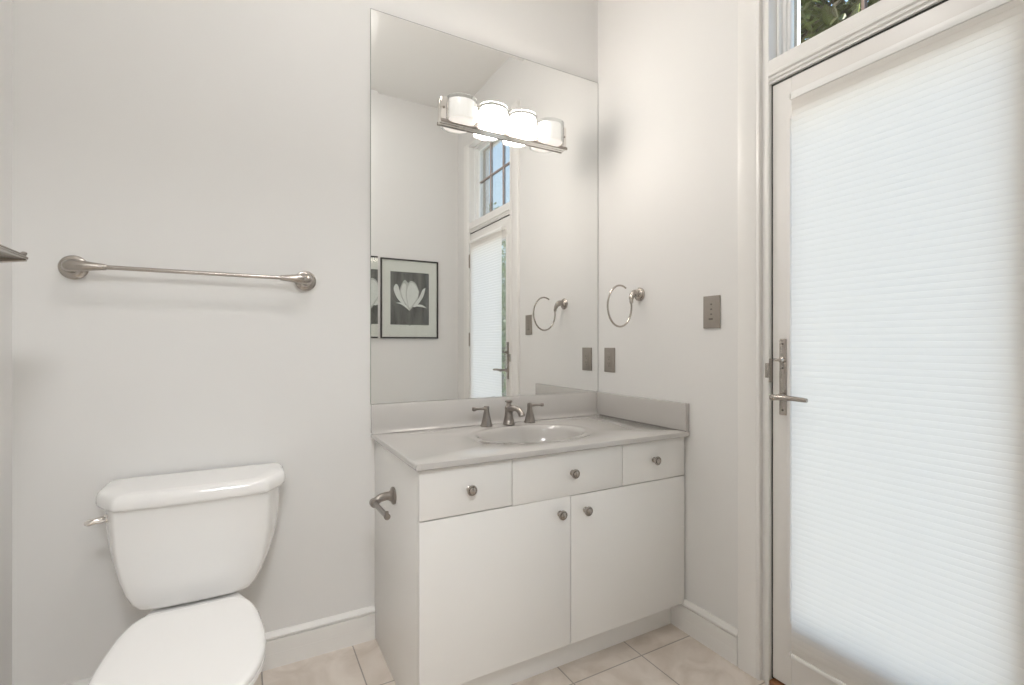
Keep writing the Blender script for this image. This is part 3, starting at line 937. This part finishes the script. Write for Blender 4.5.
# ------------------------------------------------------------------ framed flower pictures on the front wall
def picture(x0, x1, z0, z1, label, flip):
    yw = YF + 0.0006
    cx_, cz_ = (x0 + x1) / 2, (z0 + z1) / 2
    p = thing('framed_picture', (cx_, yw, cz_), label, 'picture', 'framed flower photographs on the wall facing the mirror')
    fw, fd = 0.011, 0.020
    m = MB()
    m.box(x0, x0 + fw, yw, yw + fd, z0, z1, 0.0015).box(x1 - fw, x1, yw, yw + fd, z0, z1, 0.0015)
    m.box(x0 + fw, x1 - fw, yw, yw + fd, z0, z0 + fw, 0.0015).box(x0 + fw, x1 - fw, yw, yw + fd, z1 - fw, z1, 0.0015)
    m.build('frame', M['black'], p)
    MB().box(x0 + fw, x1 - fw, yw + 0.001, yw + 0.008, z0 + fw, z1 - fw).build('mat_board', M['mat'], p, smooth=False)
    px, pz = (x1 - x0) * 0.335, (z1 - z0) * 0.334
    pc = cz_ + 0.004
    pr = MB().box(cx_ - px, cx_ + px, yw + 0.0082, yw + 0.0090, pc - pz, pc + pz).build('print', M['print'], p, smooth=False)
    # flower: cupped bud with side petals and a short stem (seen flipped in the mirror)
    def poly(name, pts, mat, lift):
        q = spline([(x, y, 0) for x, y in pts] + [(pts[0][0], pts[0][1], 0)], 6)[:-1]
        mm = MB()
        yy = yw + 0.0091 + lift
        vs = [mm.bm.verts.new((cx_ + flip * v.x * px, yy, pc + v.y * pz)) for v in q]
        mm.bm.faces.new(vs)
        vs2 = [mm.bm.verts.new((cx_ + flip * v.x * px, yy + 0.0003, pc + v.y * pz)) for v in q]
        mm.bm.faces.new(list(reversed(vs2)))
        for i in range(len(vs)):
            j = (i + 1) % len(vs)
            mm.bm.faces.new((vs[i], vs[j], vs2[j], vs2[i]))
        mm.build(name, mat, pr, smooth=False)
    poly('stem', [(-0.05, -0.42), (0.05, -0.42), (0.10, -0.75), (0.06, -1.0), (-0.03, -1.0), (0.0, -0.75)], M['stem'], 0)
    poly('petal', [(-0.82, 0.44), (-0.66, 0.36), (-0.46, 0.05), (-0.16, -0.26), (-0.30, -0.30), (-0.62, 0.0), (-0.74, 0.2)], M['petal'], 0.0004)
    poly('petal', [(0.78, 0.50), (0.84, 0.32), (0.66, 0.0), (0.40, -0.2), (0.22, -0.28), (0.45, 0.05), (0.58, 0.40), (0.68, 0.52)], M['petal'], 0.0004)
    poly('petal', [(-0.88, -0.34), (-0.60, -0.22), (-0.20, -0.24), (0.0, -0.36), (-0.20, -0.30), (-0.560, -0.30)], M['petal'], 0.0007)
    poly('petal', [(0.72, -0.18), (0.45, -0.17), (0.15, -0.28), (0.02, -0.46), (0.20, -0.36), (0.45, -0.24)], M['petal'], 0.0007)
    poly('petal', [(-0.48, 0.28), (-0.30, 0.58), (-0.05, 0.68), (0.10, 0.60), (0.28, 0.70), (0.46, 0.48), (0.52, 0.22), (0.36, -0.08), (0.16, -0.30), (0.02, -0.44), (-0.18, -0.26), (-0.40, 0.0)], M['petal_g'], 0.0010)
    poly('petal', [(-0.44, 0.26), (-0.26, 0.54), (-0.02, 0.60), (0.14, 0.36), (0.16, 0.05), (0.04, -0.34), (-0.16, -0.20), (-0.36, 0.02)], M['petal'], 0.0014)
    poly('petal', [(0.20, 0.52), (0.34, 0.56), (0.46, 0.30), (0.36, 0.0), (0.12, -0.28), (0.22, 0.1)], M['petal'], 0.0014)
    MB().box(x0 + fw, x1 - fw, yw + 0.0125, yw + 0.0140, z0 + fw, z1 - fw).build('glass', M['glass'], p, smooth=False)
    return p
picture(-0.652, -0.182, 1.214, 1.843, 'black framed white flower photograph seen whole in the mirror', -1)
picture(-1.100, -0.687, 1.214, 1.843, 'black framed flower photograph cut off at the left edge of the mirror', -1)

# ------------------------------------------------------------------ unseen fill lights added to brighten the room: hall and bathroom ceilings
hl = thing('added_fill_light', (-1.6, -2.75, HZ), 'added round fill light on the hall ceiling, out of view', 'ceiling light')
MB().lathe([(0.30, -0.001), (0.30, -0.02), (0.285, -0.024), (0.27, -0.024)], (-1.6, -2.75, HZ), 'Z', 48).build('base', M['chrome'], hl)
MB().lathe([(0.268, -0.0245), (0.27, -0.05), (0.24, -0.08), (0.16, -0.105), (0.0, -0.115)], (-1.6, -2.75, HZ), 'Z', 48).build('diffuser', M['hall_fill'], hl)

bl = thing('added_fill_light', (-1.22, -1.0, ZC), 'added dome fill light on the bathroom ceiling, out of view', 'ceiling light')  # added dome, never in view, lifts the upper walls
MB().lathe([(0.18, -0.001), (0.18, -0.016), (0.172, -0.020), (0.165, -0.020)], (-1.22, -1.0, ZC), 'Z', 48).build('base', M['chrome'], bl)
MB().lathe([(0.163, -0.0205), (0.165, -0.035), (0.14, -0.060), (0.09, -0.076), (0.0, -0.082)], (-1.22, -1.0, ZC), 'Z', 48).build('diffuser', M['dome_fill'], bl)

# ------------------------------------------------------------------ outdoors
struct(MB().box(WT + 0.001, 14, -14, 10, -0.25, -0.12).build('ground_patio', M['patio'], smooth=False))
random.seed(4)

def leaf(m, p, d, up, L, W):
    d = d.normalized()
    s = d.cross(up).normalized()
    nrm = s.cross(d).normalized()
    pts = [p, p + d * L * 0.35 + s * W * 0.5 + nrm * W * 0.12, p + d * L * 0.75 + s * W * 0.38, p + d * L - nrm * W * 0.2,
           p + d * L * 0.75 - s * W * 0.38, p + d * L * 0.35 - s * W * 0.5 + nrm * W * 0.12]
    mid = [m.bm.verts.new(q) for q in pts]
    c = m.bm.verts.new(p + d * L * 0.5 - nrm * W * 0.10)
    for i in range(6):
        m.bm.faces.new((mid[i], mid[(i + 1) % 6], c))

def foliage(m, centre, rad, n, L=(0.06, 0.13)):
    for _ in range(n):
        v = Vector((random.gauss(0, 1), random.gauss(0, 1), random.gauss(0, 1))).normalized() * (random.random() ** 0.4)
        p = Vector(centre) + Vector((v.x * rad[0], v.y * rad[1], v.z * rad[2]))
        d = Vector((random.gauss(0, 1), random.gauss(0, 1), random.gauss(-0.3, 0.7)))
        l = random.uniform(*L)
        leaf(m, p, d, Vector((random.gauss(0, .4), random.gauss(0, .4), 1)), l, l * random.uniform(0.3, 0.5))

def tree(loc, label, centre, rad, n, lm, L=(0.06, 0.13), trunk=0.09, name='leafy_tree', cat='tree'):
    t = thing(name, loc, label, cat)
    c = Vector(centre)
    m = MB()
    base = Vector(loc)
    m.tube(spline([base, base.lerp(c, 0.3) + Vector((0.05, 0.04, 0)), base.lerp(c, 0.7), c], 4),
           [trunk * (1 - 0.045 * i) for i in range(13)], 10)
    for _ in range(26):
        a = base.lerp(c, random.uniform(0.45, 0.95))
        v = Vector((random.gauss(0, 1), random.gauss(0, 1), random.gauss(0.2, 0.8))).normalized()
        e = c + Vector((v.x * rad[0], v.y * rad[1], v.z * rad[2])) * 0.95
        mid = a.lerp(e, 0.5) + Vector((random.gauss(0, .06), random.gauss(0, .06), random.gauss(0.05, .06)))
        m.tube(spline([a, mid, e], 5), [trunk * 0.32 * (1 - 0.085 * i) for i in range(11)], 6)
    m.build('trunk', M['bark'], t)
    m = MB()
    foliage(m, centre, rad, n, L)
    m.build('foliage', lm, t, smooth=False, recalc=False)
    return t
big = tree((2.75, 0.95, -0.12), 'tall leafy tree outside, seen through the window above the door', (2.65, 0.85, 3.5), (1.15, 1.25, 1.35), 9000, M['leaf'], (0.08, 0.17))
m = MB()
for k in range(9):
    p0 = Vector((random.uniform(1.2, 1.9), random.uniform(-0.2, 0.5), random.uniform(2.4, 2.7)))
    p2 = p0 + Vector((random.uniform(-0.25, 0.45), random.uniform(-0.35, 0.3), random.uniform(0.4, 0.9)))
    p1 = p0.lerp(p2, 0.5) + Vector((0.05, random.uniform(-0.12, 0.12), 0.1))
    m.tube(spline([p0 + Vector((0.5, 0.3, -0.1)), p0, p1, p2], 6), [0.008 - 0.0003 * i for i in range(19)], 6)
m.build('twig', M['twig'], big)
tree((2.0, -4.75, -0.12), 'pale green garden bush outside, glimpsed beside the door shade in mirror', (2.0, -4.75, 1.25), (0.85, 1.1, 1.35), 5200, M['leaf2'], (0.07, 0.15), 0.06, 'garden_bush', 'bush')
tree((2.6, -6.5, -0.12), 'slim garden tree outside, its tip at the foot of the window in mirror', (2.6, -6.5, 2.7), (0.55, 0.55, 1.2), 1500, M['leaf2'], (0.07, 0.15), 0.06, 'slim_tree', 'tree')
